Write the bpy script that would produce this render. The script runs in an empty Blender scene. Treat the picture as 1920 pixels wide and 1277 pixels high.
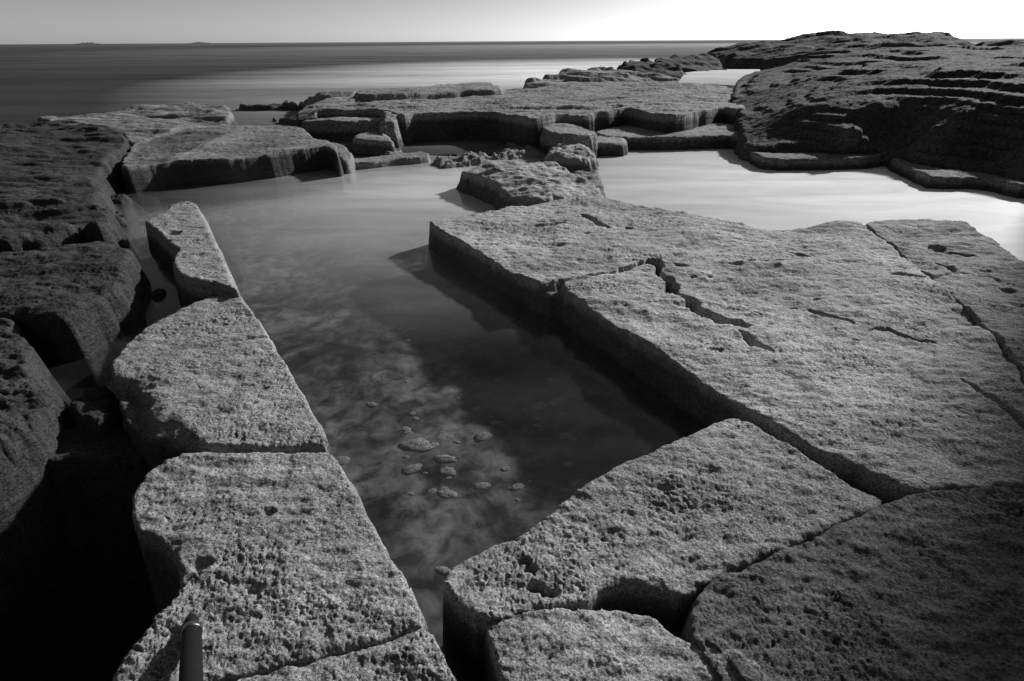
import bpy, math, random
import numpy as np
from mathutils import Matrix, Vector

sc = bpy.context.scene
COL = sc.collection

# ------------------------------------------------------------------ camera
CAM_Z = 1.15
F_PX, CX, CY = 1000.0, 960.0, 638.5          # focal length / centre in photograph pixels
PITCH, ROLL = math.radians(29.3), -0.0065
_F = np.array([0, math.cos(PITCH), -math.sin(PITCH)])
_R0 = np.array([1.0, 0, 0]); _U0 = np.array([0, math.sin(PITCH), math.cos(PITCH)])
_R = _R0 * math.cos(ROLL) + _U0 * math.sin(ROLL)
_U = -_R0 * math.sin(ROLL) + _U0 * math.cos(ROLL)
cam_d = bpy.data.cameras.new("camera")
cam = bpy.data.objects.new("camera", cam_d); COL.objects.link(cam)
cam_d.sensor_width = 36.0; cam_d.lens = 36.0 * F_PX / 1920.0
cam_d.clip_start = 0.02; cam_d.clip_end = 40000
M = Matrix.Identity(4)
for i in range(3):
    M[i][0] = _R[i]; M[i][1] = _U[i]; M[i][2] = -_F[i]
M[0][3], M[1][3], M[2][3] = 0, 0, CAM_Z
cam.matrix_world = M
sc.camera = cam

# ------------------------------------------------------------------ sky and sun
SUN_AZ, SUN_EL = math.radians(49), math.radians(27)      # azimuth clockwise from +Y
world = bpy.data.worlds.new("World"); sc.world = world; world.use_nodes = True
nt = world.node_tree; nt.nodes.clear()
sky = nt.nodes.new("ShaderNodeTexSky"); sky.sky_type = 'NISHITA'
sky.sun_disc = False; sky.sun_elevation = SUN_EL; sky.sun_rotation = SUN_AZ
sky.altitude = 0; sky.air_density = 0.4; sky.dust_density = 0.7; sky.ozone_density = 1.0
sep = nt.nodes.new("ShaderNodeSeparateColor")             # black-and-white film: nearly all red filter
mixm = nt.nodes.new("ShaderNodeMath"); mixm.operation = 'MULTIPLY'; mixm.inputs[1].default_value = 0.95
mixa = nt.nodes.new("ShaderNodeMath"); mixa.operation = 'MULTIPLY_ADD'; mixa.inputs[1].default_value = 0.05
bg = nt.nodes.new("ShaderNodeBackground"); bg.inputs[1].default_value = 0.13
out = nt.nodes.new("ShaderNodeOutputWorld")
nt.links.new(sky.outputs[0], sep.inputs[0]); nt.links.new(sep.outputs[0], mixm.inputs[0])
nt.links.new(sep.outputs[2], mixa.inputs[0]); nt.links.new(mixm.outputs[0], mixa.inputs[2]); nt.links.new(mixa.outputs[0], bg.inputs[0])
nt.links.new(bg.outputs[0], out.inputs[0])

sun_d = bpy.data.lights.new("sun", 'SUN'); sun_d.energy = 5.0; sun_d.angle = math.radians(2.5)
sun_d.color = (1, 1, 1)
sun = bpy.data.objects.new("sun", sun_d); COL.objects.link(sun)
sdir = Vector((math.sin(SUN_AZ) * math.cos(SUN_EL), math.cos(SUN_AZ) * math.cos(SUN_EL), math.sin(SUN_EL)))
sun.rotation_euler = sdir.to_track_quat('Z', 'Y').to_euler()
sun.location = (6, 4, 5)

vs = sc.view_settings
vs.view_transform = 'Standard'; vs.look = 'None'; vs.gamma = 1.0; vs.exposure = 0.0
vs.use_curve_mapping = False
sc.cycles.max_bounces = 6; sc.cycles.transparent_max_bounces = 8
sc.cycles.use_denoising = True

# ------------------------------------------------------------------ numpy helpers
def px2w(px, py, z):
    """a photograph pixel to the world point at height z"""
    d = _F + _R * ((px - CX) / F_PX) + _U * (-(py - CY) / F_PX)
    t = (z - CAM_Z) / d[2]
    return d[0] * t, d[1] * t

def px2d(px, py, t):
    """a photograph pixel to the world point at depth t"""
    d = _F + _R * ((px - CX) / F_PX) + _U * (-(py - CY) / F_PX)
    return d[0] * t, d[1] * t, CAM_Z + d[2] * t

_rng = np.random.RandomState(11)
_perm = np.concatenate([_rng.permutation(512)] * 2)
_ang = _rng.rand(512) * 2 * math.pi
_gx, _gy = np.cos(_ang), np.sin(_ang)

def perlin(x, y, seed=0):
    x = x + seed * 17.31; y = y + seed * 9.77
    xi = np.floor(x).astype(np.int64); yi = np.floor(y).astype(np.int64)
    xf = x - xi; yf = y - yi
    u = xf * xf * xf * (xf * (xf * 6 - 15) + 10); v = yf * yf * yf * (yf * (yf * 6 - 15) + 10)
    def g(ix, iy, dx, dy):
        h = _perm[(_perm[ix & 511] + iy) & 511]
        return _gx[h] * dx + _gy[h] * dy
    a = g(xi, yi, xf, yf); b = g(xi + 1, yi, xf - 1, yf)
    c = g(xi, yi + 1, xf, yf - 1); d = g(xi + 1, yi + 1, xf - 1, yf - 1)
    return 1.5 * ((a * (1 - u) + b * u) * (1 - v) + (c * (1 - u) + d * u) * v)

def fbm(x, y, octs=4, seed=0, gain=0.5):
    s = np.zeros_like(x); a = 1.0
    for o in range(octs):
        s += a * perlin(x * 2 ** o, y * 2 ** o, seed + o * 3); a *= gain
    return s

def sstep(a, b, x):
    t = np.clip((x - a) / (b - a), 0, 1)
    return t * t * (3 - 2 * t)

def sdf(poly, X, Y):
    """signed distance to a polygon, positive outside"""
    P = np.asarray(poly); n = len(P)
    d2 = np.full(X.shape, 1e18); inside = np.zeros(X.shape, bool)
    for i in range(n):
        ax, ay = P[i]; bx, by = P[(i + 1) % n]
        ex, ey = bx - ax, by - ay
        L = ex * ex + ey * ey + 1e-12
        t = np.clip(((X - ax) * ex + (Y - ay) * ey) / L, 0, 1)
        dx = X - ax - t * ex; dy = Y - ay - t * ey
        d2 = np.minimum(d2, dx * dx + dy * dy)
        if by != ay:
            c = ((ay > Y) != (by > Y)) & (X < (bx - ax) * (Y - ay) / (by - ay) + ax)
            inside ^= c
    d = np.sqrt(d2)
    return np.where(inside, -d, d)

def polyline_dist(pts, X, Y):
    d2 = np.full(X.shape, 1e18); T = np.zeros(X.shape); n = len(pts) - 1
    for i in range(n):
        ax, ay = pts[i]; bx, by = pts[i + 1]
        ex, ey = bx - ax, by - ay; L = ex * ex + ey * ey + 1e-12
        t = np.clip(((X - ax) * ex + (Y - ay) * ey) / L, 0, 1)
        q = (X - ax - t * ex) ** 2 + (Y - ay - t * ey) ** 2
        m = q < d2
        d2 = np.where(m, q, d2); T = np.where(m, (i + t) / n, T)
    return np.sqrt(d2), T

def chaikin(P, it=1):
    P = np.asarray(P, float)
    for _ in range(it):
        Q = np.roll(P, -1, axis=0)
        P = np.stack([P * 0.8 + Q * 0.2, P * 0.2 + Q * 0.8], axis=1).reshape(-1, P.shape[1])
    return P

def rbf_surface(pts):
    """affine + linear radial interpolation through scattered (x, y, z)"""
    pts = np.asarray(pts, float); n = len(pts)
    if n < 3 or np.ptp(pts[:, 2]) < 1e-6:
        c = pts[0, 2]
        return lambda X, Y: np.full(X.shape, c)
    D = np.hypot(pts[:, None, 0] - pts[None, :, 0], pts[:, None, 1] - pts[None, :, 1])
    A = np.zeros((n + 3, n + 3)); A[:n, :n] = -D - 0.02 * np.eye(n)
    A[:n, n] = 1; A[:n, n + 1:] = pts[:, :2]; A[n, :n] = 1; A[n + 1:, :n] = pts[:, :2].T
    w = np.linalg.lstsq(A, np.concatenate([pts[:, 2], [0, 0, 0]]), rcond=None)[0]
    def f(X, Y):
        s = w[n] + w[n + 1] * X + w[n + 2] * Y
        for i in range(n):
            s = s - w[i] * np.hypot(X - pts[i, 0], Y - pts[i, 1])
        return s
    return f

# polar lattice about a point behind the camera: cells grow with distance
OX, OY = 0.0, -0.7
DTH, DLR = 0.0018, 0.0026

def lattice(x0, x1, y0, y1, k=1):
    cx = np.array([x0, x1, x0, x1, (x0 + x1) / 2, (x0 + x1) / 2]); cy = np.array([y0, y0, y1, y1, y0, y1])
    rr = np.hypot(cx - OX, cy - OY); th = np.arctan2(cx - OX, cy - OY)
    rmin = max(0.25, min(rr.min(), abs(y0 - OY) if x0 < OX < x1 else 1e9)); rmax = rr.max()
    a, b = DTH * k, DLR * k
    ii = np.arange(math.floor(th.min() / a), math.ceil(th.max() / a) + 1)
    jj = np.arange(math.floor(math.log(rmin) / b), math.ceil(math.log(rmax) / b) + 1)
    TH, LR = np.meshgrid(ii * a, jj * b)
    RR = np.exp(LR)
    return OX + RR * np.sin(TH), OY + RR * np.cos(TH)

def grid_mesh(name, X, Y, Z, keep, loc):
    """one mesh from a lattice, only the quads in keep"""
    h, w = X.shape
    idx = np.arange(h * w).reshape(h, w)
    quads = np.stack([idx[:-1, :-1], idx[:-1, 1:], idx[1:, 1:], idx[1:, :-1]], axis=-1)[keep].reshape(-1, 4)
    used = np.unique(quads); remap = np.full(h * w, -1); remap[used] = np.arange(len(used))
    co = np.stack([X.ravel()[used] - loc[0], Y.ravel()[used] - loc[1], Z.ravel()[used] - loc[2]], axis=1)
    q = remap[quads][:, ::-1]
    me = bpy.data.meshes.new(name)
    me.vertices.add(len(co)); me.vertices.foreach_set("co", co.astype(np.float32).ravel())
    me.loops.add(q.size); me.loops.foreach_set("vertex_index", q.astype(np.int32).ravel())
    me.polygons.add(len(q))
    me.polygons.foreach_set("loop_start", np.arange(0, q.size, 4, dtype=np.int32))
    me.polygons.foreach_set("loop_total", np.full(len(q), 4, dtype=np.int32))
    me.update(calc_edges=True)
    me.polygons.foreach_set("use_smooth", np.ones(len(q), bool))
    # faces up
    if len(q) and me.polygons[len(q) // 2].normal.z < 0:
        me.flip_normals()
    return me

def tag(o, label=None, cat=None, group=None, kind=None):
    if label: o["label"] = label
    if cat: o["category"] = cat
    if group: o["group"] = group
    if kind: o["kind"] = kind
    return o

def link(name, me, mat, loc=(0, 0, 0), parent=None):
    o = bpy.data.objects.new(name, me); COL.objects.link(o); o.location = loc
    if mat is not None: me.materials.append(mat)
    if parent: o.parent = parent
    return o

# ------------------------------------------------------------------ materials
def new_mat(name):
    m = bpy.data.materials.new(name); m.use_nodes = True
    n = m.node_tree.nodes; n.clear()
    o = n.new("ShaderNodeOutputMaterial")
    return m, n, m.node_tree.links, o

def noise_node(n, l, vec, scale, detail=4, rough=0.55, dist=0.0):
    t = n.new("ShaderNodeTexNoise"); t.inputs["Scale"].default_value = scale
    t.inputs["Detail"].default_value = detail; t.inputs["Roughness"].default_value = rough
    t.inputs["Distortion"].default_value = dist
    l.new(vec, t.inputs["Vector"]); return t

def ramp(n, l, fac, a, b, ca, cb):
    r = n.new("ShaderNodeMapRange"); r.inputs["From Min"].default_value = a; r.inputs["From Max"].default_value = b
    r.inputs["To Min"].default_value = ca; r.inputs["To Max"].default_value = cb
    l.new(fac, r.inputs["Value"]); return r.outputs[0]

def mathn(n, l, op, a, b):
    m = n.new("ShaderNodeMath"); m.operation = op
    for k, v in enumerate((a, b)):
        if isinstance(v, (int, float)): m.inputs[k].default_value = v
        else: l.new(v, m.inputs[k])
    return m.outputs[0]

def stone(name, tone, bump=1.0, grain=1.0, rough=0.92, shade_band=None):
    m, n, l, o = new_mat(name)
    p = n.new("ShaderNodeBsdfPrincipled"); p.inputs["Roughness"].default_value = rough
    p.inputs["Specular IOR Level"].default_value = 0.25
    tc = n.new("ShaderNodeNewGeometry"); v = tc.outputs["Position"]
    big = noise_node(n, l, v, 1.7, 5, 0.6)
    mp = n.new("ShaderNodeMapping"); mp.inputs["Scale"].default_value = (1, 1.5, 2.2); l.new(v, mp.inputs[0])
    mid = noise_node(n, l, mp.outputs[0], 14, 5, 0.65, 0.4)
    fine = noise_node(n, l, v, 170 * grain, 3, 0.6)
    c = mathn(n, l, 'MULTIPLY', ramp(n, l, big.outputs[0], 0.3, 0.7, 0.68, 1.22), ramp(n, l, mid.outputs[0], 0.3, 0.7, 0.8, 1.15))
    c = mathn(n, l, 'MULTIPLY', c, ramp(n, l, fine.outputs[0], 0.3, 0.7, 0.42, 1.5))
    sp = noise_node(n, l, v, 230 * grain, 2, 0.5)                # dark mineral grains
    c = mathn(n, l, 'MULTIPLY', c, ramp(n, l, sp.outputs[0], 0.36, 0.46, 0.4, 1.06))
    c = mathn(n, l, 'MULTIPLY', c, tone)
    if shade_band is not None:                                   # wall shade painted in up to this height, over some weed; ragged upper limit
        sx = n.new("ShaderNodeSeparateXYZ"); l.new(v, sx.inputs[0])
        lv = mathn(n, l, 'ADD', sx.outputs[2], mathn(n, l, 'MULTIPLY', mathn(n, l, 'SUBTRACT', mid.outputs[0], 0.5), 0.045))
        c = mathn(n, l, 'MULTIPLY', c, ramp(n, l, lv, shade_band - 0.03, shade_band + 0.02, 0.3, 1.0))
    l.new(c, p.inputs["Base Color"])
    b1 = n.new("ShaderNodeBump"); b1.inputs["Strength"].default_value = 0.9 * bump; b1.inputs["Distance"].default_value = 0.006
    worn = noise_node(n, l, v, 3.1, 4, 0.6, 0.7)                    # wave-worn smooth patches between rough ones
    l.new(ramp(n, l, worn.outputs[0], 0.36, 0.62, 0.3 * bump, 1.15 * bump), b1.inputs["Strength"])
    f2 = noise_node(n, l, v, 105 * grain, 5, 0.65)
    l.new(f2.outputs[0], b1.inputs["Height"])
    b2 = n.new("ShaderNodeBump"); b2.inputs["Strength"].default_value = 0.8 * bump; b2.inputs["Distance"].default_value = 0.02
    f3 = noise_node(n, l, mp.outputs[0], 16 * grain, 6, 0.65)
    l.new(ramp(n, l, worn.outputs[0], 0.36, 0.62, 0.3 * bump, 1.1 * bump), b2.inputs["Strength"])
    l.new(f3.outputs[0], b2.inputs["Height"]); l.new(b2.outputs[0], b1.inputs["Normal"])
    mz = n.new("ShaderNodeMapping"); mz.inputs["Scale"].default_value = (1.2, 1.2, 16); l.new(v, mz.inputs[0])
    f4 = noise_node(n, l, mz.outputs[0], 2.2, 5, 0.6)              # bedding seen on the cut faces
    b3 = n.new("ShaderNodeBump"); b3.inputs["Strength"].default_value = 0.6; b3.inputs["Distance"].default_value = 0.03
    l.new(f4.outputs[0], b3.inputs["Height"]); l.new(b1.outputs[0], b3.inputs["Normal"])
    l.new(b3.outputs[0], p.inputs["Normal"])
    l.new(p.outputs[0], o.inputs[0])
    return m

MAT = {
    'pale': stone("pale_granite", 0.40, shade_band=0.12),
    'near': stone("pitted_granite", 0.30, shade_band=0.12),
    'mid': stone("grey_granite", 0.24, shade_band=0.205),
    'low': stone("bare_wet_stone", 0.26),
    'far': stone("weathered_ledge_stone", 0.27, 1.3, 0.35, shade_band=0.11),
    'ledge': stone("ledge_foot_stone", 0.2, 1.2, 0.4, shade_band=0.06),
    'shelf': stone("weathered_shelf_stone", 0.28, 1.3, 0.35, shade_band=0.27),
    'dimmed2': stone("half_dimmed_granite", 0.29, 1.1, shade_band=0.09),  # granite copy, toned down for lens vignetting at the frame side
    'dark': stone("weedy_dark_rock", 0.05, 1.2, 0.7),  # weedy rock, its tone also lowered for lens vignetting
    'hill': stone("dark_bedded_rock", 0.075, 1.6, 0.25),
    'dimmed': stone("dimmed_granite", 0.17, 1.1),  # granite copy with the lens-dark corner put into its tone
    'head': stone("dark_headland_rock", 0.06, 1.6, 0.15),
}

# ------------------------------------------------------------------ rock builder
def rock(name, label, cat, outline, z=0.15, ctrl=(), mat='pale', r=0.03, steep=4.0, base=-0.5,
         low=0.012, lowf=1.6, mid=0.004, pit=0.009, pitf=48, edge=0.012, edgef=9, feats=(), strata=0.0, strataf=2.0,
         terr=0.0, terrh=0.12, group=None, k=1, world_xy=False, kind=None, seed=1, warp=0.0, squash=1.8):
    """a rock from its plan outline: top surface through the given heights, rounded arris, battered rough sides."""
    W = []
    for p in outline:
        if len(p) == 4: x, y, zz = px2d(p[0], p[1], p[2]); W.append((x, y, zz))      # (px, py, depth, 'd')
        else:
            zz = p[2] if len(p) == 3 else z
            x, y = (p[0], p[1]) if world_xy else px2w(p[0], p[1], zz)
            W.append((x, y, zz))
    C = list(W)
    for p in ctrl:
        if len(p) == 4: C.append(px2d(p[0], p[1], p[2]))
        elif world_xy: C.append(p)
        else: C.append(px2w(p[0], p[1], p[2]) + (p[2],))
    f = rbf_surface(C)
    P = chaikin(np.array(W)[:, :2], 1)
    zmax = max(c[2] for c in C)
    mar = (zmax - base) / steep + 3 * edge + 0.03
    x0, x1, y0, y1 = P[:, 0].min() - mar, P[:, 0].max() + mar, P[:, 1].min() - mar, P[:, 1].max() + mar
    X, Y = lattice(x0, x1, y0, y1, k)
    d = sdf(P, X, Y)
    near = d < mar
    z_out = np.full(X.shape, base)
    x, y, dd = X[near], Y[near], d[near]
    s = seed
    dd = dd + edge * fbm(x * edgef, y * edgef, 4 if edgef > 5 else 2, s + 1, 0.42)
    chip = sstep(0.35, 0.8, perlin(x * 17, y * 17, s + 60) + 0.5 * perlin(x * 41, y * 41, s + 61))
    dd = dd + (0.9 * min(edge, 0.012) if edgef > 5 else 0.0) * chip
    zz = f(x, y)
    # far outside the outline the interpolated sheet is held to its rim
    zz = np.minimum(zz, zmax + 0.02)
    inn = sstep(0.0, -0.25, dd)
    zz = zz + low * fbm(x * lowf, y * lowf * squash, 4, s + 5)
    if strata:
        zz = zz + strata * (0.35 + 0.65 * inn) * (0.75 * np.abs(fbm(x * strataf * 0.2 + 0.25 * y, y * strataf, 5, s + 9, 0.62)) + 0.35 * perlin(x * strataf * .6, y * strataf * 3.1, s + 10) - 0.25)
    if terr:
        q = zz / terrh + 0.6 * fbm(x * 0.6, y * 0.6, 3, s + 12, 0.55); fl = np.floor(q)
        zz = zz + terr * sstep(-0.25, 0.35, fbm(x * 0.55, y * 0.9, 3, s + 13)) * terrh * (sstep(0.36, 0.62, q - fl) - (q - fl))
    if mid: zz = zz + mid * fbm(x * 14, y * 14 * squash, 5, s + 15, 0.6)
    if pit:
        wx = x + 0.012 * perlin(x * 31, y * 31, s + 24); wy = y + 0.008 * perlin(x * 37, y * 37, s + 27)
        dens = np.clip(0.5 + 0.8 * fbm(x * 2.6, y * 4.2, 3, s + 21), 0, 1)
        n1 = perlin(wx * pitf * 0.8, wy * pitf * squash, s + 18) + 0.7 * perlin(wx * pitf * 2.1, wy * pitf * 2.1 * squash, s + 19)
        zz = zz - 0.5 * pit * sstep(0.3, 1.0, n1 + 0.7 * (dens - 0.5)) * (0.15 + 1.2 * dens)
        n2 = perlin(wx * pitf * 0.25, wy * pitf * 0.25 * squash, s + 25) + 0.5 * n1
        zz = zz - 0.9 * pit * sstep(0.95, 1.25, n2 + 0.5 * (dens - 0.5))
    for ft in feats:
        if ft[0] == 'groove':                      # ('groove', pts, width, depth)
            pts = [px2w(a, b, z) for a, b in ft[1]]
            jx = x + ft[2] * 0.6 * fbm(x * 7, y * 7, 4, s + 30); jy = y + ft[2] * 0.6 * fbm(x * 7, y * 7, 3, s + 33)
            q, T = polyline_dist(pts, jx, jy)
            wv = ft[2] * (0.75 + 0.6 * perlin(x * 9, y * 9, s + 36)) * (0.25 + 0.75 * np.sqrt(np.clip(4 * T * (1 - T), 0, 1)) if ft[-1] != 'open' else 1.0)
            zz = zz - ft[3] * sstep(1.0, 0.35, q / np.maximum(wv, 1e-3))
        elif ft[0] == 'step':                      # ('step', polygon px, dz, soft): lowers/raises the inside
            pts = [px2w(a, b, z) for a, b in ft[1]]
            q = sdf(np.array(pts), x, y) + 0.02 * fbm(x * 6, y * 6, 4, s + 40)
            zz = zz + ft[2] * sstep(ft[3], -ft[3], q)
        elif ft[0] == 'pit':                       # ('pit', px, py, radius, depth)
            a, b = px2w(ft[1], ft[2], z)
            q = np.hypot((x - a) * 1.0, (y - b) * 1.5) + ft[3] * 0.4 * fbm(x * 12, y * 12, 3, s + 44)
            zz = zz - ft[4] * sstep(ft[3], ft[3] * 0.4, q)
    t = np.clip(dd + r, 0, None)
    drop = np.where(dd < 0, 0.6 * t * t / max(r, 1e-4), 0.6 * r + steep * (dd + 0.12 * edge * fbm(x * 22, y * 22, 3, s + 50)))
    zz = zz - np.maximum(drop, 0)
    z_out[near] = np.maximum(zz, base)
    valid = z_out > base + 1e-4
    keep = valid[:-1, :-1] | valid[1:, :-1] | valid[:-1, 1:] | valid[1:, 1:]
    c = P.mean(axis=0); loc = (float(c[0]), float(c[1]), float(base))
    me = grid_mesh(name, X, Y, z_out, keep, loc)
    o = link(name, me, MAT[mat], loc)
    if kind: tag(o, None, None, None, kind)
    else: tag(o, label, cat, group, 'thing')
    return o

# ------------------------------------------------------------------ water and beds
POOL_PX = [(-300, 420), (120, 400), (215, 330), (262, 330), (330, 322), (500, 300), (645, 298), (720, 294), (800, 291), (900, 295), (985, 283),
           (1060, 286), (1080, 330), (1090, 360), (1150, 400), (1200, 500), (1400, 640), (1600, 800), (1740, 905), (1690, 935), (1620, 950),
           (1450, 950), (1300, 1000), (1150, 1060), (1020, 1120), (940, 1200), (980, 1330), (900, 1600), (700, 1600), (520, 1200), (420, 900), (300, 815), (60, 830), (-60, 850), (-900, 900)]
POOL = [px2w(a, b, 0.0) for a, b in POOL_PX]

def flat_mesh(name, pts, z, loc):
    me = bpy.data.meshes.new(name)
    me.from_pydata([(a - loc[0], b - loc[1], z - loc[2]) for a, b in pts], [], [list(range(len(pts)))])
    me.update()
    if me.polygons[0].normal.z < 0: me.flip_normals()
    return me

def water_pool_mat():
    m, n, l, o = new_mat("clear_pool_water")
    geo = n.new("ShaderNodeNewGeometry"); v = geo.outputs["Position"]
    tr = n.new("ShaderNodeBsdfTransparent"); tr.inputs[0].default_value = (0.86, 0.86, 0.86, 1)
    milk = n.new("ShaderNodeBsdfDiffuse"); milk.inputs[0].default_value = (0.62, 0.62, 0.62, 1)
    gl = n.new("ShaderNodeBsdfGlossy"); gl.inputs["Roughness"].default_value = 0.13; gl.inputs[0].default_value = (1, 1, 1, 1)
    mp = n.new("ShaderNodeMapping"); mp.inputs["Scale"].default_value = (0.8, 2.2, 1); l.new(v, mp.inputs[0])
    nz = noise_node(n, l, mp.outputs[0], 1.3, 3, 0.5, 0.6)
    bp = n.new("ShaderNodeBump"); bp.inputs["Strength"].default_value = 0.15; bp.inputs["Distance"].default_value = 0.05
    l.new(nz.outputs[0], bp.inputs["Height"]); l.new(bp.outputs[0], gl.inputs["Normal"])
    dt = n.new("ShaderNodeVectorMath"); dt.operation = 'DOT_PRODUCT'; l.new(geo.outputs["Normal"], dt.inputs[0]); l.new(geo.outputs["Incoming"], dt.inputs[1])
    cs = mathn(n, l, 'SUBTRACT', 1.0, mathn(n, l, 'ABSOLUTE', dt.outputs["Value"], 0.0))
    fz = mathn(n, l, 'ADD', mathn(n, l, 'MULTIPLY', mathn(n, l, 'POWER', cs, 5.0), 0.975), 0.025)   # Schlick, same from above and below
    ds = n.new("ShaderNodeVectorMath"); ds.operation = 'DISTANCE'; l.new(v, ds.inputs[0]); ds.inputs[1].default_value = (-0.45, 5.0, 0)
    sky_sheen = ramp(n, l, ds.outputs["Value"], 0.4, 3.2, 1.0, 0.0)      # pale far end: sky reflection painted into the diffuse water
    sky_sheen = mathn(n, l, 'MULTIPLY', mathn(n, l, 'POWER', sky_sheen, 1.6), 0.95)
    sky_sheen = mathn(n, l, 'MULTIPLY', sky_sheen, ramp(n, l, nz.outputs[0], 0.3, 0.7, 0.75, 1.15))
    mx1 = n.new("ShaderNodeMixShader"); l.new(mathn(n, l, 'ADD', sky_sheen, ramp(n, l, nz.outputs[0], 0.3, 0.7, 0.005, 0.035)), mx1.inputs[0])
    l.new(tr.outputs[0], mx1.inputs[1]); l.new(milk.outputs[0], mx1.inputs[2])
    mx2 = n.new("ShaderNodeMixShader"); l.new(fz, mx2.inputs[0])
    l.new(mx1.outputs[0], mx2.inputs[1]); l.new(gl.outputs[0], mx2.inputs[2])
    l.new(mx2.outputs[0], o.inputs[0]); return m

def sea_mat():
    m, n, l, o = new_mat("smooth_sea_water")
    geo = n.new("ShaderNodeNewGeometry"); v = geo.outputs["Position"]
    df = n.new("ShaderNodeBsdfDiffuse")
    gl = n.new("ShaderNodeBsdfGlossy"); gl.inputs["Roughness"].default_value = 0.32
    mp = n.new("ShaderNodeMapping"); mp.inputs["Scale"].default_value = (0.05, 0.35, 1); l.new(v, mp.inputs[0])
    st = noise_node(n, l, mp.outputs[0], 1.0, 6, 0.62, 0.5)
    # foam washed into mist near the rocks, seaward of the ledges
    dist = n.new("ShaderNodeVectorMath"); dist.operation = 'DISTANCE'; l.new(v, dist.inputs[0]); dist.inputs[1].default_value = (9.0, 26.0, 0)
    foam_glint = ramp(n, l, dist.outputs["Value"], 8.0, 23.0, 0.95, 0.0)
    foam_glint = mathn(n, l, 'MULTIPLY', foam_glint, ramp(n, l, st.outputs[0], 0.25, 0.7, 0.5, 1.2))
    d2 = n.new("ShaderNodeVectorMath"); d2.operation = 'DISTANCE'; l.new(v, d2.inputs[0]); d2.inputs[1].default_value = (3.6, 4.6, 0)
    foam_glint = mathn(n, l, 'MAXIMUM', foam_glint, ramp(n, l, d2.outputs["Value"], 0.5, 5.0, 1.0, 0.0))  # inlet patch: sun glint painted in over the milky water
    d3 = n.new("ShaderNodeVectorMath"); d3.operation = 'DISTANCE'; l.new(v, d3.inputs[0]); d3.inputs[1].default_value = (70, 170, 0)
    foam_glint = mathn(n, l, 'MAXIMUM', foam_glint, mathn(n, l, 'MULTIPLY', ramp(n, l, d3.outputs["Value"], 20, 180, 0.5, 0.0), ramp(n, l, st.outputs[0], 0.3, 0.7, 0.6, 1.2)))  # broad patch: sunward glitter painted in as pale colour
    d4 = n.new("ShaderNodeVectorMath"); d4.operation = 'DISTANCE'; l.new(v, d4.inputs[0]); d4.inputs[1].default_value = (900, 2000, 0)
    foam_glint = mathn(n, l, 'MAXIMUM', foam_glint, ramp(n, l, d4.outputs["Value"], 300, 2300, 0.5, 0.0))  # same painted glitter carried out to the horizon
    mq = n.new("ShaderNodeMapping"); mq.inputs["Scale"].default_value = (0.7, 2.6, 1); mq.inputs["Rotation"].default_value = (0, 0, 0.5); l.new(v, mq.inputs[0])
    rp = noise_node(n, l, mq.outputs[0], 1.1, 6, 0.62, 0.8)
    foam_glint = mathn(n, l, 'MULTIPLY', foam_glint, ramp(n, l, rp.outputs[0], 0.3, 0.7, 0.78, 1.12))
    col = mathn(n, l, 'ADD', mathn(n, l, 'MULTIPLY', foam_glint, 0.92), ramp(n, l, st.outputs[0], 0.3, 0.75, 0.006, 0.03))
    l.new(col, df.inputs[0])
    fr = n.new("ShaderNodeFresnel"); fr.inputs[0].default_value = 1.33
    fc = mathn(n, l, 'MULTIPLY', fr.outputs[0], ramp(n, l, st.outputs[0], 0.3, 0.7, 0.02, 0.10))
    mx = n.new("ShaderNodeMixShader"); l.new(fc, mx.inputs[0]); l.new(df.outputs[0], mx.inputs[1]); l.new(gl.outputs[0], mx.inputs[2])
    l.new(mx.outputs[0], o.inputs[0]); return m

def bed_mat():
    m, n, l, o = new_mat("silty_pool_bed")
    p = n.new("ShaderNodeBsdfPrincipled"); p.inputs["Roughness"].default_value = 1.0; p.inputs["Specular IOR Level"].default_value = 0
    geo = n.new("ShaderNodeNewGeometry"); v = geo.outputs["Position"]
    a = noise_node(n, l, v, 2.6, 5, 0.6, 0.8); b = noise_node(n, l, v, 13, 4, 0.6, 0.5)
    c = mathn(n, l, 'MULTIPLY', ramp(n, l, a.outputs[0], 0.38, 0.62, 0.02, 0.14), ramp(n, l, b.outputs[0], 0.36, 0.64, 0.35, 1.7))
    l.new(c, p.inputs["Base Color"]); l.new(p.outputs[0], o.inputs[0]); return m

me = flat_mesh("pool_water", POOL, 0.0, (0, 0, 0))
tag(link("pool_water", me, water_pool_mat()), kind="structure")

X, Y = lattice(-9, 9, -0.3, 9, 7)
CLEFT = np.array([px2w(a, b, 0.0) for a, b in [(-900, 860), (0, 860), (150, 835), (300, 850), (380, 1000), (480, 1300), (500, 1700), (-900, 1700)]])
def bed_z(X, Y): return -0.155 + 0.025 * fbm(X * 1.5, Y * 1.5, 4, 70)
Z = bed_z(X, Y) - 0.8 * sstep(0.05, -0.12, sdf(CLEFT, X, Y))
tag(link("pool_bed", grid_mesh("pool_bed", X, Y, Z, np.ones((X.shape[0] - 1, X.shape[1] - 1), bool), (0, 0, 0)), bed_mat()), kind="structure")

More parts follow.
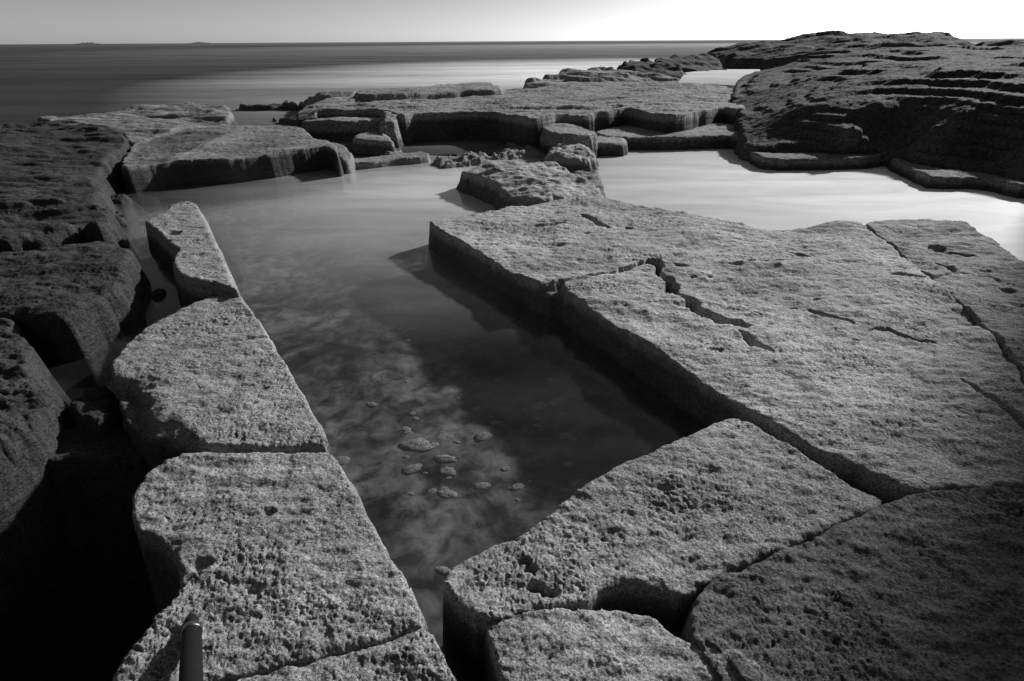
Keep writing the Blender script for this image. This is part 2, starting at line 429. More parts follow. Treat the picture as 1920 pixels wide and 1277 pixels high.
th = np.radians(np.arange(-100, 100.01, 1.0)); rr = np.exp(np.arange(math.log(0.9), math.log(30000), 0.018))
TH, RR = np.meshgrid(th, rr); X = OX + RR * np.sin(TH); Y = OY + RR * np.cos(TH)
DRY = [px2w(a, b, 0.0) for a, b in [(-900, 830), (300, 800), (700, 900), (1200, 950), (1640, 900), (1720, 880), (2600, 780), (3200, 1300), (2400, 1800), (-900, 1800)]]
ins = (sdf(np.array(POOL), X, Y) < 0) | (sdf(np.array(DRY), X, Y) < 0)
keep = ~(ins[:-1, :-1] | ins[1:, :-1] | ins[:-1, 1:] | ins[1:, 1:])
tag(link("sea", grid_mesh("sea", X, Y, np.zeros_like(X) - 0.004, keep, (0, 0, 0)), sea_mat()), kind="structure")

# ------------------------------------------------------------------ the cut blocks round the pool
rock("rock_slab", "long pale slab nearest the camera with the tripod foot on it, pitted all over", "rock slab",
     [(622, 840), (660, 905), (700, 980), (735, 1040), (770, 1100), (802, 1168), (740, 1187), (660, 1212), (560, 1236), (430, 1272), (300, 1325), (150, 1400), (160, 1330), (215, 1260), (262, 1190), (300, 1145), (335, 1115), (333, 1070), (318, 1035), (288, 1003), (250, 988), (243, 960), (246, 925),
      (256, 900), (278, 878), (312, 860), (350, 845), (400, 845), (480, 843), (560, 841)],
     z=0.16, base=-1.3, r=0.014, steep=8, low=0.014, mid=0.006, pit=0.009, pitf=85, edge=0.006, seed=2, mat='near',
     feats=[('pit', 505, 960, .02, .012), ('pit', 480, 1105, .018, .02), ('pit', 380, 1060, .03, .02)])
rock("rock_slab", "dull slab cut off by a thin slanting crack below the tripod foot", "rock slab",
     [(806, 1172), (832, 1220), (870, 1290), (930, 1420), (500, 1480), (150, 1500), (150, 1405), (302, 1328), (432, 1275), (562, 1239), (662, 1215), (742, 1190)],
     z=0.155, base=-1.3, r=0.010, steep=10, low=0.012, mid=0.006, pit=0.009, pitf=85, edge=0.005, seed=17, mat='dimmed2')
rock("rock_slab", "pale slab mid way along the pool edge, between a straight crack and a shadowed step", "rock slab",
     [(448, 547), (480, 592), (520, 652), (560, 722), (590, 777), (619, 834), (560, 836), (480, 839), (400, 840), (350, 830), (300, 812), (258, 800),
      (228, 770), (215, 735), (203, 690), (214, 668), (240, 640), (280, 610), (330, 580), (357, 566), (400, 552)],
     z=0.152, r=0.012, steep=12, low=0.010, mid=0.005, pit=0.009, pitf=85, edge=0.006, seed=3, mat='near',
     feats=[('groove', [(205, 690), (300, 665), (420, 640), (520, 630)], 0.008, 0.008), ('pit', 492, 728, .02, .014), ('pit', 420, 600, .02, .012), ('pit', 475, 755, .015, .01),
            ('step', [(200, 700), (260, 720), (280, 780), (360, 835), (180, 860)], -0.05, 0.05)])
rock("rock_slab", "blunt-ended pale block standing at the far tip of the pool wall, overhanging a dark hollow", "rock slab",
     [(345, 378), (366, 380), (376, 392), (395, 432), (448, 543), (421, 535), (394, 528), (357, 523), (330, 510), (322, 490), (334, 466), (317, 453),
      (300, 441), (285, 424), (266, 415), (290, 402), (308, 396), (318, 384)],
     z=0.19, r=0.018, steep=7, low=0.010, mid=0.005, pit=0.009, pitf=85, edge=0.008, seed=4, mat='near',
     feats=[('pit', 320, 436, .05, .05), ('groove', [(330, 480), (390, 476), (430, 470)], 0.012, 0.012), ('groove', [(330, 425), (380, 428), (400, 424)], 0.01, 0.01)])
rock("rock_slab", "straight-edged shelf just under the water beside the blunt-ended block", "rock slab",
     [(385, 405), (416, 408), (436, 450), (453, 492), (445, 500), (425, 480)], z=-0.03, r=0.01, steep=6, low=0.004, mid=0.002, pit=0, edge=0.005, seed=19, mat='dark')
rock("boulder", "small jagged rock wedged against the shadowed side of the middle slab", "rock",
     [(122, 757), (160, 730), (194, 709), (205, 722), (205, 751), (212, 765), (184, 802), (160, 786)], z=0.07, r=0.02, steep=3, low=0.03, lowf=6, edge=0.012, seed=5, mat='dark')
rock("rock_slab", "pale wedge slab closing the near end of the pool, its tip in the trench", "rock slab",
     [(830, 1088), (842, 1066), (880, 1040), (930, 1010), (985, 995), (1040, 950), (1100, 907), (1160, 872), (1250, 831), (1330, 794), (1366, 777), (1392, 777),
      (1430, 800), (1500, 850), (1560, 885), (1620, 920), (1664, 940), (1600, 966), (1500, 1016), (1400, 1056), (1330, 1082), (1285, 1112), (1245, 1097), (1180, 1086), (1130, 1098),
      (1105, 1124), (1060, 1132), (1000, 1142), (940, 1156), (905, 1164), (870, 1135), (845, 1108)],
     z=0.15, r=0.012, steep=11, low=0.012, mid=0.006, pit=0.009, pitf=85, edge=0.005, edgef=14, seed=6, mat='near',
     feats=[('pit', 985, 1046, .016, .04), ('pit', 997, 1062, .016, .04), ('pit', 1003, 1095, .022, .06), ('pit', 1030, 1105, .02, .03), ('pit', 1245, 915, .03, .012)])
rock("rock_slab", "low rounded rock in front of the wedge slab, split from it by a dark hole", "rock slab",
     [(903, 1163), (950, 1152), (1050, 1133), (1100, 1138), (1180, 1140), (1230, 1150), (1255, 1180), (1300, 1200), (1380, 1200), (1500, 1330), (1600, 1480), (1000, 1480), (935, 1250)],
     z=0.144, r=0.010, steep=14, low=0.012, mid=0.006, pit=0.009, pitf=85, edge=0.006, seed=7, mat='near')
rock("rock_slab", "broad dark slab below the long crack, beside the wedge slab", "rock slab",
     [(1300, 1120), (1340, 1086), (1400, 1060), (1500, 1019), (1600, 970), (1668, 942), (1720, 923), (1800, 914), (1920, 908), (2200, 880), (2700, 900), (2900, 1250), (1900, 1700), (1450, 1550), (1340, 1260), (1300, 1205), (1294, 1150)],
     z=0.146, r=0.010, steep=11, low=0.014, mid=0.006, pit=0.009, pitf=85, edge=0.006, seed=8, mat='dimmed',
     feats=[('groove', [(1330, 1215), (1370, 1240), (1400, 1300)], 0.02, 0.015)])
rock("rock_slab", "wide flat pale slab between pool and bright inlet, scored with cracks and hollows", "rock slab",
     [(800, 419), (812, 414), (860, 405), (940, 390), (1040, 373), (1130, 369), (1200, 386), (1290, 401), (1370, 413), (1430, 428), (1500, 424), (1560, 415), (1612, 416),
      (1640, 436), (1668, 456), (1702, 484), (1745, 520), (1800, 566), (1852, 615), (1900, 675), (1950, 760), (1990, 900), (1920, 904), (1800, 911), (1720, 920), (1700, 917), (1640, 893),
      (1560, 856), (1480, 812), (1400, 762), (1300, 698), (1200, 634), (1100, 572), (1062, 547), (1030, 541), (1020, 537), (960, 508), (890, 467), (830, 436)],
     z=0.15, r=0.012, steep=10, low=0.02, lowf=1.9, mid=0.005, pit=0.009, pitf=85, edge=0.007, seed=9,
     feats=[('step', [(1010, 536), (1050, 528), (1066, 545), (1040, 562), (1010, 560)], -0.05, 0.02),
            ('groove', [(1042, 530), (1100, 516), (1160, 505), (1240, 486)], 0.045, 0.035),
            ('groove', [(1225, 488), (1240, 512), (1265, 545), (1300, 575), (1345, 598), (1385, 608)], 0.05, 0.08, 'open'),
            ('groove', [(1385, 625), (1415, 645), (1455, 662)], 0.03, 0.02),
            ('groove', [(1670, 514), (1700, 516), (1735, 519)], 0.025, 0.02),
            ('groove', [(1625, 620), (1670, 616), (1720, 635), (1760, 640)], 0.018, 0.028),
            ('groove', [(1515, 580), (1560, 596), (1600, 610)], 0.02, 0.02), ('pit', 1530, 560, .03, .03), ('pit', 1490, 574, .02, .02),
            ('groove', [(1350, 495), (1420, 492), (1480, 488)], 0.03, 0.02), ('groove', [(1470, 470), (1520, 478)], 0.025, 0.015),
            ('groove', [(1003, 420), (1060, 417)], 0.03, 0.025), ('groove', [(1085, 403), (1120, 420), (1140, 428)], 0.03, 0.025), ('groove', [(1095, 437), (1130, 437)], 0.025, 0.02),
            ('pit', 1050, 460, .04, .02), ('pit', 1030, 463, .03, .018), ('pit', 1180, 428, .04, .015), ('pit', 1275, 500, .04, .02), ('pit', 1300, 520, .02, .015), ('pit', 1330, 520, .02, .015),
            ('groove', [(1800, 715), (1870, 760), (1930, 800)], 0.03, 0.02), ('pit', 1340, 655, .04, .012), ('pit', 1605, 640, .02, .018),
            ('groove', [(1240, 492), (1290, 500)], 0.02, 0.02)])
rock("rock_slab", "darker slab beyond the long slanting joint, its edge curving down to the bright inlet", "rock slab",
     [(1617, 416), (1680, 409), (1760, 413), (1812, 422), (1852, 443), (1900, 480), (1975, 530), (2250, 640), (2700, 830), (2300, 878), (1994, 900), (1952, 760), (1901, 675), (1852, 615), (1800, 566), (1745, 520), (1702, 484), (1668, 455), (1640, 435)],
     z=0.152, r=0.008, steep=14, low=0.024, lowf=1.9, mid=0.005, edge=0.006, seed=18, mat='dimmed2',
     feats=[('groove', [(1752, 521), (1790, 514), (1780, 498), (1760, 490)], 0.025, 0.02), ('groove', [(1740, 465), (1790, 470), (1830, 476)], 0.03, 0.02), ('pit', 1755, 462, .05, .03), ('groove', [(1800, 510), (1860, 516), (1900, 530)], 0.02, 0.015), ('pit', 1890, 540, .05, .02)])
rock("rock_ledge", "tilted knobbly rock jutting into the far end of the pool, beside the fissure", "rock",
     [(861, 322, .15), (885, 317, .17), (907, 301, .19), (966, 302, .19), (1000, 302, .18), (1042, 305, .17), (1055, 312, .16), (1086, 331, .15), (1122, 347, .14), (1138, 372, .14), (1042, 370, .145),
      (1028, 375, .15), (988, 374, .15), (955, 366, .15), (929, 347, .15), (902, 336, .15)],
     ctrl=[(935, 318, .21), (980, 325, .20), (1000, 350, .17)], z=0.16, r=0.03, steep=2.6, low=0.03, lowf=3, mid=0.006, edge=0.012, seed=10,
     feats=[('pit', 960, 328, .10, .03), ('pit', 1010, 350, .05, .02), ('pit', 925, 330, .08, .02), ('pit', 985, 336, .05, .02)])
rock("boulder", "squat boulder with a sunlit ragged end beside the inlet corner", "boulder",
     [(1023, 285), (1038, 272), (1064, 265), (1086, 264), (1102, 274), (1112, 277), (1115, 292), (1101, 296), (1064, 296), (1024, 291)],
     z=0.17, r=0.07, steep=2.5, low=0.03, lowf=5, mid=0.01, edge=0.03, seed=11)
rock("rock_ledge", "low wet ledge stepping down to the inlet under the squat boulder", "rock ledge",
     [(1040, 306), (1105, 300), (1117, 308), (1124, 322), (1127, 340), (1135, 372), (1086, 350)], z=0.05, r=0.015, steep=4, low=0.02, lowf=5, edge=0.02, terr=.8, terrh=.03, seed=12, mat='low')
rock("rubble", "low strip of broken stones damming the far end of the pool", "rubble",
     [(806, 303), (846, 291), (889, 288), (920, 288), (933, 282), (966, 277), (1010, 275), (1030, 288), (992, 291), (972, 291), (920, 298), (878, 306), (837, 310), (819, 308)],
     z=0.035, r=0.03, steep=2, low=0.05, lowf=5, mid=0.02, edge=0.05, edgef=6, seed=13, squash=1, mat='low')
rock("rock_slab", "thin kerb-like rib of rock across the far end of the pool", "rock slab",
     [(640, 300), (668, 296), (756, 288), (790, 284), (804, 289), (800, 293), (740, 297), (690, 303), (650, 305)], z=0.07, r=0.015, steep=6, low=0.01, edge=0.014, seed=14, mat='low')
rock("rock_slab", "big flat-topped block with a long black face over the far pool", "rock slab",
     [(224, 316), (286, 305), (337, 301), (421, 297), (488, 291), (572, 279), (618, 274), (634, 290), (628, 268), (586, 257), (569, 240), (539, 235), (455, 236), (404, 237), (337, 243), (286, 248), (264, 255), (247, 270), (232, 292)],
     z=0.22, r=0.015, steep=9, low=0.02, lowf=1.4, mid=0.006, edge=0.03, edgef=4, seed=15, mat='mid',
     feats=[('groove', [(380, 285), (430, 281)], 0.04, .03), ('groove', [(330, 262), (420, 254), (520, 250)], 0.03, .02), ('step', [(230, 300), (300, 300), (420, 250), (260, 240)], -0.03, 0.08)])
rock("rock_ledge", "sloping lit apron at the end of the flat-topped block", "rock ledge",
     [(590, 260), (612, 264), (646, 271), (664, 293), (650, 303), (640, 299), (624, 278)], z=0.12, r=0.02, steep=5, low=0.012, edge=0.012, seed=16, mat='low')

# ------------------------------------------------------------------ ledges behind
rock("rock_ledge", "wide stepped shelf of pale rock stretching behind the pools", "rock shelf",
     [(551, 226, .22), (566, 207, .28), (608, 187), (662, 178), (700, 182), (820, 177), (945, 168), (985, 166), (1060, 160), (1140, 156), (1250, 152), (1310, 151), (1380, 165), (1400, 200), (1380, 204),
      (1357, 199), (1313, 206), (1287, 213), (1263, 216), (1200, 209), (1182, 206), (1172, 203), (1095, 213), (1044, 214), (1020, 220), (998, 222), (958, 216), (928, 209), (867, 209), (783, 212), (752, 216), (735, 212), (722, 207), (700, 203), (640, 204), (598, 204), (592, 222, .26)],
     ctrl=[(1200, 180, .36), (800, 195, .36)], z=0.35, r=0.03, steep=8, low=0.03, lowf=0.8, mid=0.006, pit=0.012, pitf=12, edge=0.04, edgef=3, strata=.05, seed=20, mat='shelf')
rock("rock_ledge", "narrow rib of rock fencing a shallow rectangular trough", "rock ledge",
     [(556, 226), (592, 222), (640, 219), (690, 219), (722, 215), (722, 225), (690, 226), (640, 227), (590, 227)], z=0.24, r=0.03, steep=8, low=0.02, edge=0.025, edgef=5, seed=21, mat='far')
rock("rock_ledge", "narrow upright buttress joining the shelf to a lit lobe", "rock ledge",
     [(722, 208, .34), (749, 217, .33), (742, 232, .28), (741, 250, .2), (750, 274, .06), (736, 268, .08), (714, 250, .2), (714, 232, .28)], z=0.34, r=0.05, steep=5, low=0.02, mid=.01, edge=0.03, seed=22, mat='far')
rock("rock_ledge", "squat lobe of rock at the foot of the buttress", "rock ledge",
     [(657, 257), (684, 246), (720, 248), (738, 262), (728, 263), (706, 260), (662, 258)], z=0.17, r=0.04, steep=7, low=0.02, edge=0.02, seed=23, mat='far')
rock("rock_ledge", "low wet step at the foot of the buttress beside the pool", "rock ledge",
     [(716, 276), (738, 270), (752, 280), (758, 288), (724, 290)], z=0.04, r=0.02, steep=4, low=0.02, lowf=6, terr=.8, terrh=.02, edge=0.02, seed=24, mat='low')
rock("rock_ledge", "pale tongue of rock stepping down from the shelf toward the boulder", "rock ledge",
     [(1004, 226), (1058, 227), (1096, 238), (1120, 246), (1116, 252), (1074, 256), (1040, 250), (1015, 240)], z=0.25, r=0.04, steep=5, low=0.02, edge=0.025, seed=25, mat='far')
rock("rock_ledge", "rounded block with a black end face above the inlet", "rock ledge",
     [(1088, 262), (1110, 256), (1148, 251), (1169, 254), (1177, 260), (1174, 268), (1150, 268), (1098, 268)], z=0.14, r=0.06, steep=7, low=0.015, edge=0.015, seed=26, mat='far')
rock("rock_ledge", "long flat ledge with a straight black face at the back of the inlet", "rock ledge",
     [(1110, 245), (1160, 236), (1200, 228), (1290, 226), (1400, 236), (1400, 256), (1364, 253), (1263, 256), (1176, 256), (1130, 256)], z=0.15, r=0.03, steep=8, low=0.015, edge=0.02, seed=27, mat='far')
rock("rock_ledge", "broken wet floor slab in the shadow of the shelf", "rock ledge",
     [(930, 257), (985, 258), (1010, 262), (1030, 275), (1000, 274), (960, 272)], z=0.03, r=0.03, steep=3, low=0.02, edge=0.03, seed=28, mat='low')
rock("rock_ledge", "long raised ledge with a dark face along the seaward side of the shelf", "rock ledge",
     [(660, 174), (672, 168), (720, 166), (780, 164), (817, 158), (850, 154), (911, 154), (945, 162), (940, 167), (860, 169), (800, 173), (740, 176), (690, 178)],
     z=0.45, r=0.06, steep=8, low=0.03, lowf=1, edge=0.05, edgef=3, seed=29, mat='far', base=0.0)
rock("rock_ledge", "tapering ledge running down into the sea beside the islet", "rock ledge",
     [(493, 191, .12), (540, 182, .22), (608, 172, .38), (640, 169, .42), (668, 169, .42), (664, 180, .38), (610, 184, .32), (560, 190, .16), (510, 193, .1)],
     z=0.3, r=0.05, steep=6, low=0.03, edge=0.02, edgef=3, seed=30, mat='far')
rock("islet", "tiny flat dark rock awash beyond the inlet", "rock", [(446, 197), (465, 194), (500, 195), (539, 193), (548, 197), (500, 200), (450, 200)], z=0.07, r=0.05, steep=3, low=0.05, edge=0.02, edgef=3, seed=31, mat='far')
rock("rock_ledge", "low dark spit beside the bright gap in the rocks", "rock", [(510, 221, .05), (545, 217, .12), (570, 208, .2), (600, 212, .2), (590, 228, .2), (550, 226, .1), (520, 222, .05)], z=0.1, r=0.04, steep=4, low=0.03, edge=0.03, seed=32, mat='far')

# ------------------------------------------------------------------ dark weedy rocks across the gully
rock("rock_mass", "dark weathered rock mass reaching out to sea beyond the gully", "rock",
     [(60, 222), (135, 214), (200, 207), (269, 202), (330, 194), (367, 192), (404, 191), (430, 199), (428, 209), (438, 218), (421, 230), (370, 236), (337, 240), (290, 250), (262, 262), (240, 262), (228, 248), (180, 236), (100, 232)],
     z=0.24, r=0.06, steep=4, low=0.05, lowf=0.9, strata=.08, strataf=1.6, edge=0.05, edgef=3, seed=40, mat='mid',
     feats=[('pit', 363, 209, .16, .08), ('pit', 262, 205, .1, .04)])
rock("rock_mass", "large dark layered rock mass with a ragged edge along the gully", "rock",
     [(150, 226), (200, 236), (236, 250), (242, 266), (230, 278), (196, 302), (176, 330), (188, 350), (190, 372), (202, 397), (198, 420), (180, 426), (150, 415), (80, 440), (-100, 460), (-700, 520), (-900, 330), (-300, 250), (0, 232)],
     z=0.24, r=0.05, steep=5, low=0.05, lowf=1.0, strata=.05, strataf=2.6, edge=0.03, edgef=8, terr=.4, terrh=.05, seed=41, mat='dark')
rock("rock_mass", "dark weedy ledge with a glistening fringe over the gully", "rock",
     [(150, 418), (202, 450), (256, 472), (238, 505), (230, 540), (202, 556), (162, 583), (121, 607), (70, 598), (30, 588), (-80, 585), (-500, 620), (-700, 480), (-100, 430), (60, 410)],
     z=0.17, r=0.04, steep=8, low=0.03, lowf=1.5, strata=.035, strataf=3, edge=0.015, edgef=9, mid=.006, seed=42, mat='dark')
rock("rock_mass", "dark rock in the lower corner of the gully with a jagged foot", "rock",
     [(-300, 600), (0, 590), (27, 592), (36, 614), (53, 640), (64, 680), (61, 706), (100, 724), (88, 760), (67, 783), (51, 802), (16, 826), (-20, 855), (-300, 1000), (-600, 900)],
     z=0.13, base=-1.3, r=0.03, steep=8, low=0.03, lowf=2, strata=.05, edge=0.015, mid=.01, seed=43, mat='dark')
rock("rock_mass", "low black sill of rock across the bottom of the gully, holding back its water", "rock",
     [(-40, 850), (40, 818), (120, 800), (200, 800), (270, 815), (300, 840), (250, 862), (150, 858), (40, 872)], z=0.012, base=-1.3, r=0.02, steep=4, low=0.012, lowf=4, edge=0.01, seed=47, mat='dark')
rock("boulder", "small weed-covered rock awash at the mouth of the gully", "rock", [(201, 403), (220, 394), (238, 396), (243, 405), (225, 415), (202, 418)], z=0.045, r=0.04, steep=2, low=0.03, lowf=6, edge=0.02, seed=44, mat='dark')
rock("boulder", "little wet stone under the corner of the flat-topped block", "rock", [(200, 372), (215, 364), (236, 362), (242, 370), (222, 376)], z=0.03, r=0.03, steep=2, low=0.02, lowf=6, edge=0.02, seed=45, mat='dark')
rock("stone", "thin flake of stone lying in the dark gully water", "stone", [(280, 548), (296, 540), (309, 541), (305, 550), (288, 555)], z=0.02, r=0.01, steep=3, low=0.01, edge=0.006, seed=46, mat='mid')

# ------------------------------------------------------------------ the rise beyond the inlet, and the headlands
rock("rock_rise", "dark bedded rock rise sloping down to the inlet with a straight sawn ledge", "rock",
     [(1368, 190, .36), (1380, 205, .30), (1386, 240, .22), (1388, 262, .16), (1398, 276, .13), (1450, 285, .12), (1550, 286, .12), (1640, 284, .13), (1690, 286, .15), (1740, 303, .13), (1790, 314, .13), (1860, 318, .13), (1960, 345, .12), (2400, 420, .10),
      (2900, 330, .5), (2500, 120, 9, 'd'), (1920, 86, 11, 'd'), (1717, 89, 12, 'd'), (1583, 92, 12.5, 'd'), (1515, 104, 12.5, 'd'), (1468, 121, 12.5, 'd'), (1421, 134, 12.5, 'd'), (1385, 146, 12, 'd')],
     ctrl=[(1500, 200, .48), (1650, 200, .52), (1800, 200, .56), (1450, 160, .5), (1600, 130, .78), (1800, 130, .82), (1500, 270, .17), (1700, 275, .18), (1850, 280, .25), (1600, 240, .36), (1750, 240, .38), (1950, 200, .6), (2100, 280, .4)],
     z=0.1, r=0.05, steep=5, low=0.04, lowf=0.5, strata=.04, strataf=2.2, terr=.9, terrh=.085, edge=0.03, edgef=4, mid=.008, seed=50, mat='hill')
rock("rock_ledge", "straight-sided flat ledge at the foot of the dark rise, its front face black", "rock ledge",
     [(1404, 283), (1440, 298), (1550, 297), (1650, 294), (1660, 284), (1640, 278), (1560, 275), (1480, 272), (1420, 274)], z=0.11, r=0.015, steep=9, low=0.012, edge=0.012, seed=56, mat='ledge')
rock("rock_ledge", "second flat ledge at the foot of the dark rise, beside the brightest water", "rock ledge",
     [(1664, 294), (1724, 321), (1752, 332), (1845, 331), (1935, 352), (1960, 330), (1860, 312), (1760, 300), (1690, 286)], z=0.10, r=0.02, steep=8, low=0.014, edge=0.016, seed=57, mat='ledge')
rock("rock_mass", "low pale hump at the seaward end of the shelf", "rock",
     [(975, 160, 10.8, 'd'), (1000, 149, 11.5, 'd'), (1024, 142, 12.2, 'd'), (1064, 129, 13, 'd'), (1095, 132, 13, 'd'), (1122, 123, 13.5, 'd'), (1160, 127, 13.5, 'd'), (1220, 136, 13, 'd'), (1300, 152, 12.5, 'd'), (1150, 156, 11.8, 'd'), (1040, 164, 10.8, 'd')],
     z=.4, r=0.08, steep=4, low=0.05, lowf=.7, strata=.12, strataf=1.5, terr=.8, terrh=.1, edge=0.08, edgef=2, seed=51, mat='far', base=0.0)
rock("rock_mass", "dark humped rock beside the small bright rock pool", "rock",
     [(1150, 127, 14, 'd'), (1170, 116, 14.5, 'd'), (1196, 108, 15, 'd'), (1216, 110, 15, 'd'), (1256, 120, 14.5, 'd'), (1300, 142, 13.8, 'd'), (1290, 146, 13.5, 'd'), (1220, 140, 13.5, 'd')],
     z=.5, r=0.08, steep=5, low=0.05, strata=.12, strataf=1.5, terr=.8, terrh=.12, edge=0.06, edgef=2, seed=52, mat='hill', base=0.0)
rock("rock_mass", "dark rock spur behind the small bright rock pool, running seaward", "rock",
     [(1220, 109, 16, 'd'), (1253, 103, 16.5, 'd'), (1317, 100, 17, 'd'), (1345, 104, 17, 'd'), (1360, 130, 16, 'd'), (1372, 137, 15.5, 'd'), (1330, 136, 15.2, 'd'), (1280, 128, 15.2, 'd'), (1240, 122, 15.5, 'd')],
     z=.6, r=0.1, steep=5, low=0.05, strata=.1, strataf=1.4, edge=0.08, edgef=2, seed=53, mat='hill', base=0.0)
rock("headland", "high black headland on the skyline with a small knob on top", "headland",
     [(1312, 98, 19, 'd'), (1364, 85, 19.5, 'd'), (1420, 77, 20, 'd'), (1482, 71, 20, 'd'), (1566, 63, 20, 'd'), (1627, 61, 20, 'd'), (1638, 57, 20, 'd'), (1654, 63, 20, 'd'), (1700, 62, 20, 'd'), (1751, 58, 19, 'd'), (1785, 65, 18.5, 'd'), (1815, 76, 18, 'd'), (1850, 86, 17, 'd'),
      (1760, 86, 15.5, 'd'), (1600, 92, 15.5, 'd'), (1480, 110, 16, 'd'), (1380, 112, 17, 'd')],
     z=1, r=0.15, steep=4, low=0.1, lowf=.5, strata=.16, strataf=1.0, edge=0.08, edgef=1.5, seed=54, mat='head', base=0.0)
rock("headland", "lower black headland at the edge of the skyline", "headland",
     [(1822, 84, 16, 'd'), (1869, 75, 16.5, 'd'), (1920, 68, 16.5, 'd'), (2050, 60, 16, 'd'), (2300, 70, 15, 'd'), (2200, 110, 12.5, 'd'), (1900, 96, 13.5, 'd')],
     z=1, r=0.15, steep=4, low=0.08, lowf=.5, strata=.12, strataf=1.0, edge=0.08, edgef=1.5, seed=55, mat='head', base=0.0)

# small pool caught high among the rocks
pts = [px2w(a, b, 0.37) for a, b in [(1270, 156), (1285, 136), (1340, 130), (1425, 130), (1430, 150), (1380, 160)]]
tag(link("rock_pool", flat_mesh("rock_pool", pts, 0.37, (0, 0, 0)), bpy.data.materials["smooth_sea_water"]), kind="structure")

# ------------------------------------------------------------------ unseen slope and rock, added to block sky light and sun
th = np.radians(np.arange(72, 292, 0.8)); rr = np.exp(np.linspace(math.log(2.2), math.log(60), 150))
TH, RR = np.meshgrid(th, rr); X = RR * np.sin(TH); Y = RR * np.cos(TH)
edge_in = 3.0 + 0.8 * fbm(np.sin(TH) * 2, np.cos(TH) * 2, 4, 80)
taper = sstep(math.radians(72), math.radians(105), TH) * sstep(math.radians(292), math.radians(262), TH)
up = np.clip(RR - edge_in, 0, None)
Z = -0.6 + sstep(-0.5, 0.3, RR - edge_in) * 0.7 + taper * (7.5 * (1 - np.exp(-up / 4.0)) * (1 + 0.12 * fbm(X * .35, Y * .35, 5, 82)) + 0.25 * fbm(X * 1.1, Y * 1.1, 4, 84) * sstep(0, 1, up))
tag(link("shade_slope", grid_mesh("shade_slope", X, Y, Z, np.ones((X.shape[0] - 1, X.shape[1] - 1), bool), (0, 0, 0)), MAT['head']), kind="structure")  # unseen slope put in to cut sky light from behind
def cd(c, d, z): return (c * math.cos(SUN_AZ) + d * math.sin(SUN_AZ), -c * math.sin(SUN_AZ) + d * math.cos(SUN_AZ), z)
rock("shade_rock", "tall dark rock added out of the frame to shade the near slabs", "shade_rock",  # unseen rock added to cast soft shade over the near right slabs
     [cd(.3, 9, 6.2), cd(.12, 10.5, 7), cd(.45, 12.5, 7), cd(3, 13.5, 7), cd(6, 12, 6.5), cd(6.5, 9, 6), cd(4, 8, 5.6), cd(1.2, 8.2, 5.6)], ctrl=[cd(3, 11, 8)],
     z=6, r=0.5, steep=9, low=0.5, lowf=.4, strata=.5, strataf=.6, terr=.5, terrh=.6, edge=0.25, edgef=1, seed=60, mat='hill', world_xy=True, k=3)

# ------------------------------------------------------------------ islands on the horizon
MAT['isle'] = stone('hazed_island_rock', 0.16, 0)  # haze of distance put into the stone tone
def island(px, half, hpx, label):
    t = 9000.0
    m, _, _ = px2d(px, 80, t)
    _, yy, _ = px2d(px, 80, t)
    w = half / F_PX * t; h = hpx / F_PX * t
    X, Y = np.meshgrid(np.linspace(-w, w, 61), np.linspace(-w * .5, w * .5, 15))
    Z = h * np.clip(1 - np.sqrt((X / w) ** 2 + (Y / (w * .5)) ** 2), 0, 1) ** .7 * (0.75 + 0.6 * fbm(X / w * 4, Y / w * 4, 4, int(px))) - 4
    me = grid_mesh("distant_island", X, Y, Z, np.ones((14, 60), bool), (0, 0, 0))
    tag(link("distant_island", me, MAT['isle'], (m, yy, 0)), label, "island")
island(165, 26, 4, "faint low island on the horizon, the one nearer the frame edge")
island(375, 22, 3.2, "faint low island on the horizon, further in above the open sea")

# ------------------------------------------------------------------ pale stones on the pool bed
rnd = random.Random(5)
def stone_mesh(sx, sy, sz, seed):
    u = np.linspace(0, 2 * math.pi, 19)[:-1]; w = np.linspace(-math.pi / 2, math.pi / 2, 9)
    vs_, fs = [], []
    for a in w:
        for b in u:
            k = 1 + 0.28 * float(perlin(np.array([2 * math.cos(b) + seed]), np.array([2 * math.sin(b) + 2 * a]), 3)[0])
            vs_.append((sx * k * math.cos(a) * math.cos(b), sy * k * math.cos(a) * math.sin(b), sz * k * math.sin(a)))
    for i in range(8):
        for j in range(18):
            fs.append((i * 18 + j, i * 18 + (j + 1) % 18, (i + 1) * 18 + (j + 1) % 18, (i + 1) * 18 + j))
    me = bpy.data.meshes.new("bed_stone"); me.from_pydata(vs_, [], fs); me.update()
    me.polygons.foreach_set("use_smooth", np.ones(len(fs), bool)); return me
MAT['bedstone'] = stone("pale_bed_stone", 0.21, 0.4)
for i, (px, py, s) in enumerate([(695, 755, .03), (765, 641, .022), (778, 833, .075), (808, 832, .035), (832, 856, .05), (838, 878, .035), (770, 880, .04), (905, 810, .045), (930, 783, .032), (1048, 752, .05),
                                 (1115, 735, .045), (1012, 760, .04), (640, 860, .035), (902, 902, .035), (838, 922, .04), (760, 800, .028), (874, 640, .02), (1062, 818, .03), (1010, 796, .022), (830, 1072, .03), (905, 640, .016), (970, 905, .03)] + [(760 + 330 * rnd.random() ** 1.2, 700 + 230 * rnd.random(), rnd.uniform(.009, .024)) for _ in range(34)]):
    x, y = px2w(px, py, -0.15); bz = bed_z(np.array([x]), np.array([y]))[0]; s *= 0.85
    o = link("bed_stone", stone_mesh(s, s * rnd.uniform(.5, .8), s * .24, i * 3.1), MAT['bedstone'], (x, y, bz - s * 0.02))
    o.rotation_euler = (0, 0, rnd.uniform(-.6, .6))
    tag(o, "pale rounded stone lying under water on the pool bed" if i < 22 else "little pale pebble scattered under water on the pool bed", "stone" if i < 22 else "pebble", "pale stones on the pool bed" if i < 22 else "little pebbles on the pool bed", "thing")

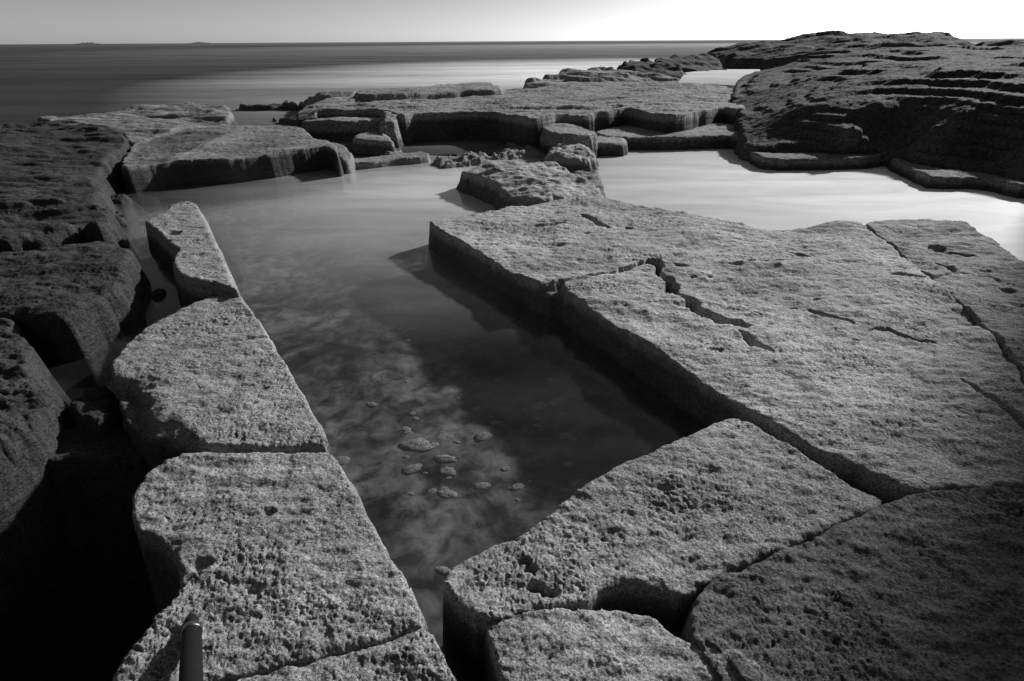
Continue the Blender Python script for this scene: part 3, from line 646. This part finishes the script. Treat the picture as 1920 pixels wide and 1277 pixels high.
# ------------------------------------------------------------------ tripod leg
def tube(name, a, b, ra, rb, mat, parent, loc, seg=20, cap=True):
    a = Vector(a); b = Vector(b); ax = (b - a).normalized()
    u = ax.orthogonal().normalized(); w = ax.cross(u)
    vs_ = []
    for c, r_ in ((a, ra * .92), (a + ax * ra * .08, ra), (b - ax * rb * .08, rb), (b, rb * .92)):
        for i in range(seg):
            t = 2 * math.pi * i / seg
            vs_.append(tuple(c + u * r_ * math.cos(t) + w * r_ * math.sin(t) - Vector(loc)))
    fs = [(k * seg + i, k * seg + (i + 1) % seg, (k + 1) * seg + (i + 1) % seg, (k + 1) * seg + i) for k in range(3) for i in range(seg)]
    fs += [tuple(range(seg))[::-1], tuple(range(3 * seg, 4 * seg))]
    me = bpy.data.meshes.new(name); me.from_pydata(vs_, [], fs); me.update()
    me.polygons.foreach_set("use_smooth", np.array([len(f) == 4 for f in fs]))
    return link(name, me, mat, (0, 0, 0), parent)

def plain(name, col, rough, metal=0.0):
    m, n, l, o = new_mat(name)
    p = n.new("ShaderNodeBsdfPrincipled"); p.inputs["Roughness"].default_value = rough; p.inputs["Metallic"].default_value = metal; p.inputs["Specular IOR Level"].default_value = 0.15
    geo = n.new("ShaderNodeNewGeometry"); t = noise_node(n, l, geo.outputs["Position"], 60, 3)
    l.new(ramp(n, l, t.outputs[0], .3, .7, col * .8, col * 1.2), p.inputs["Base Color"]); l.new(p.outputs[0], o.inputs[0]); return m
fx, fy = px2w(357, 1142, 0.155)
foot = Vector((fx, fy, 0.145)); head = Vector(px2d(352, 1750, 0.5)); ax = (head - foot).normalized()
leg = bpy.data.objects.new("tripod_leg", None); COL.objects.link(leg); leg.location = foot
tag(leg, "black tripod leg with a metal collar, its foot set on the nearest slab", "tripod leg")
blk = plain("black_rubber", 0.012, 0.6); tub = plain("black_leg_tube", 0.01, 0.65); met = plain("worn_metal_collar", 0.25, 0.35, 1.0)
tube("foot", foot, foot + ax * 0.075, 0.009, 0.013, blk, leg, foot)
tube("collar", foot + ax * 0.073, foot + ax * 0.092, 0.0175, 0.0185, met, leg, foot)
tube("leg_tube", foot + ax * 0.09, head, 0.0165, 0.020, tub, leg, foot)
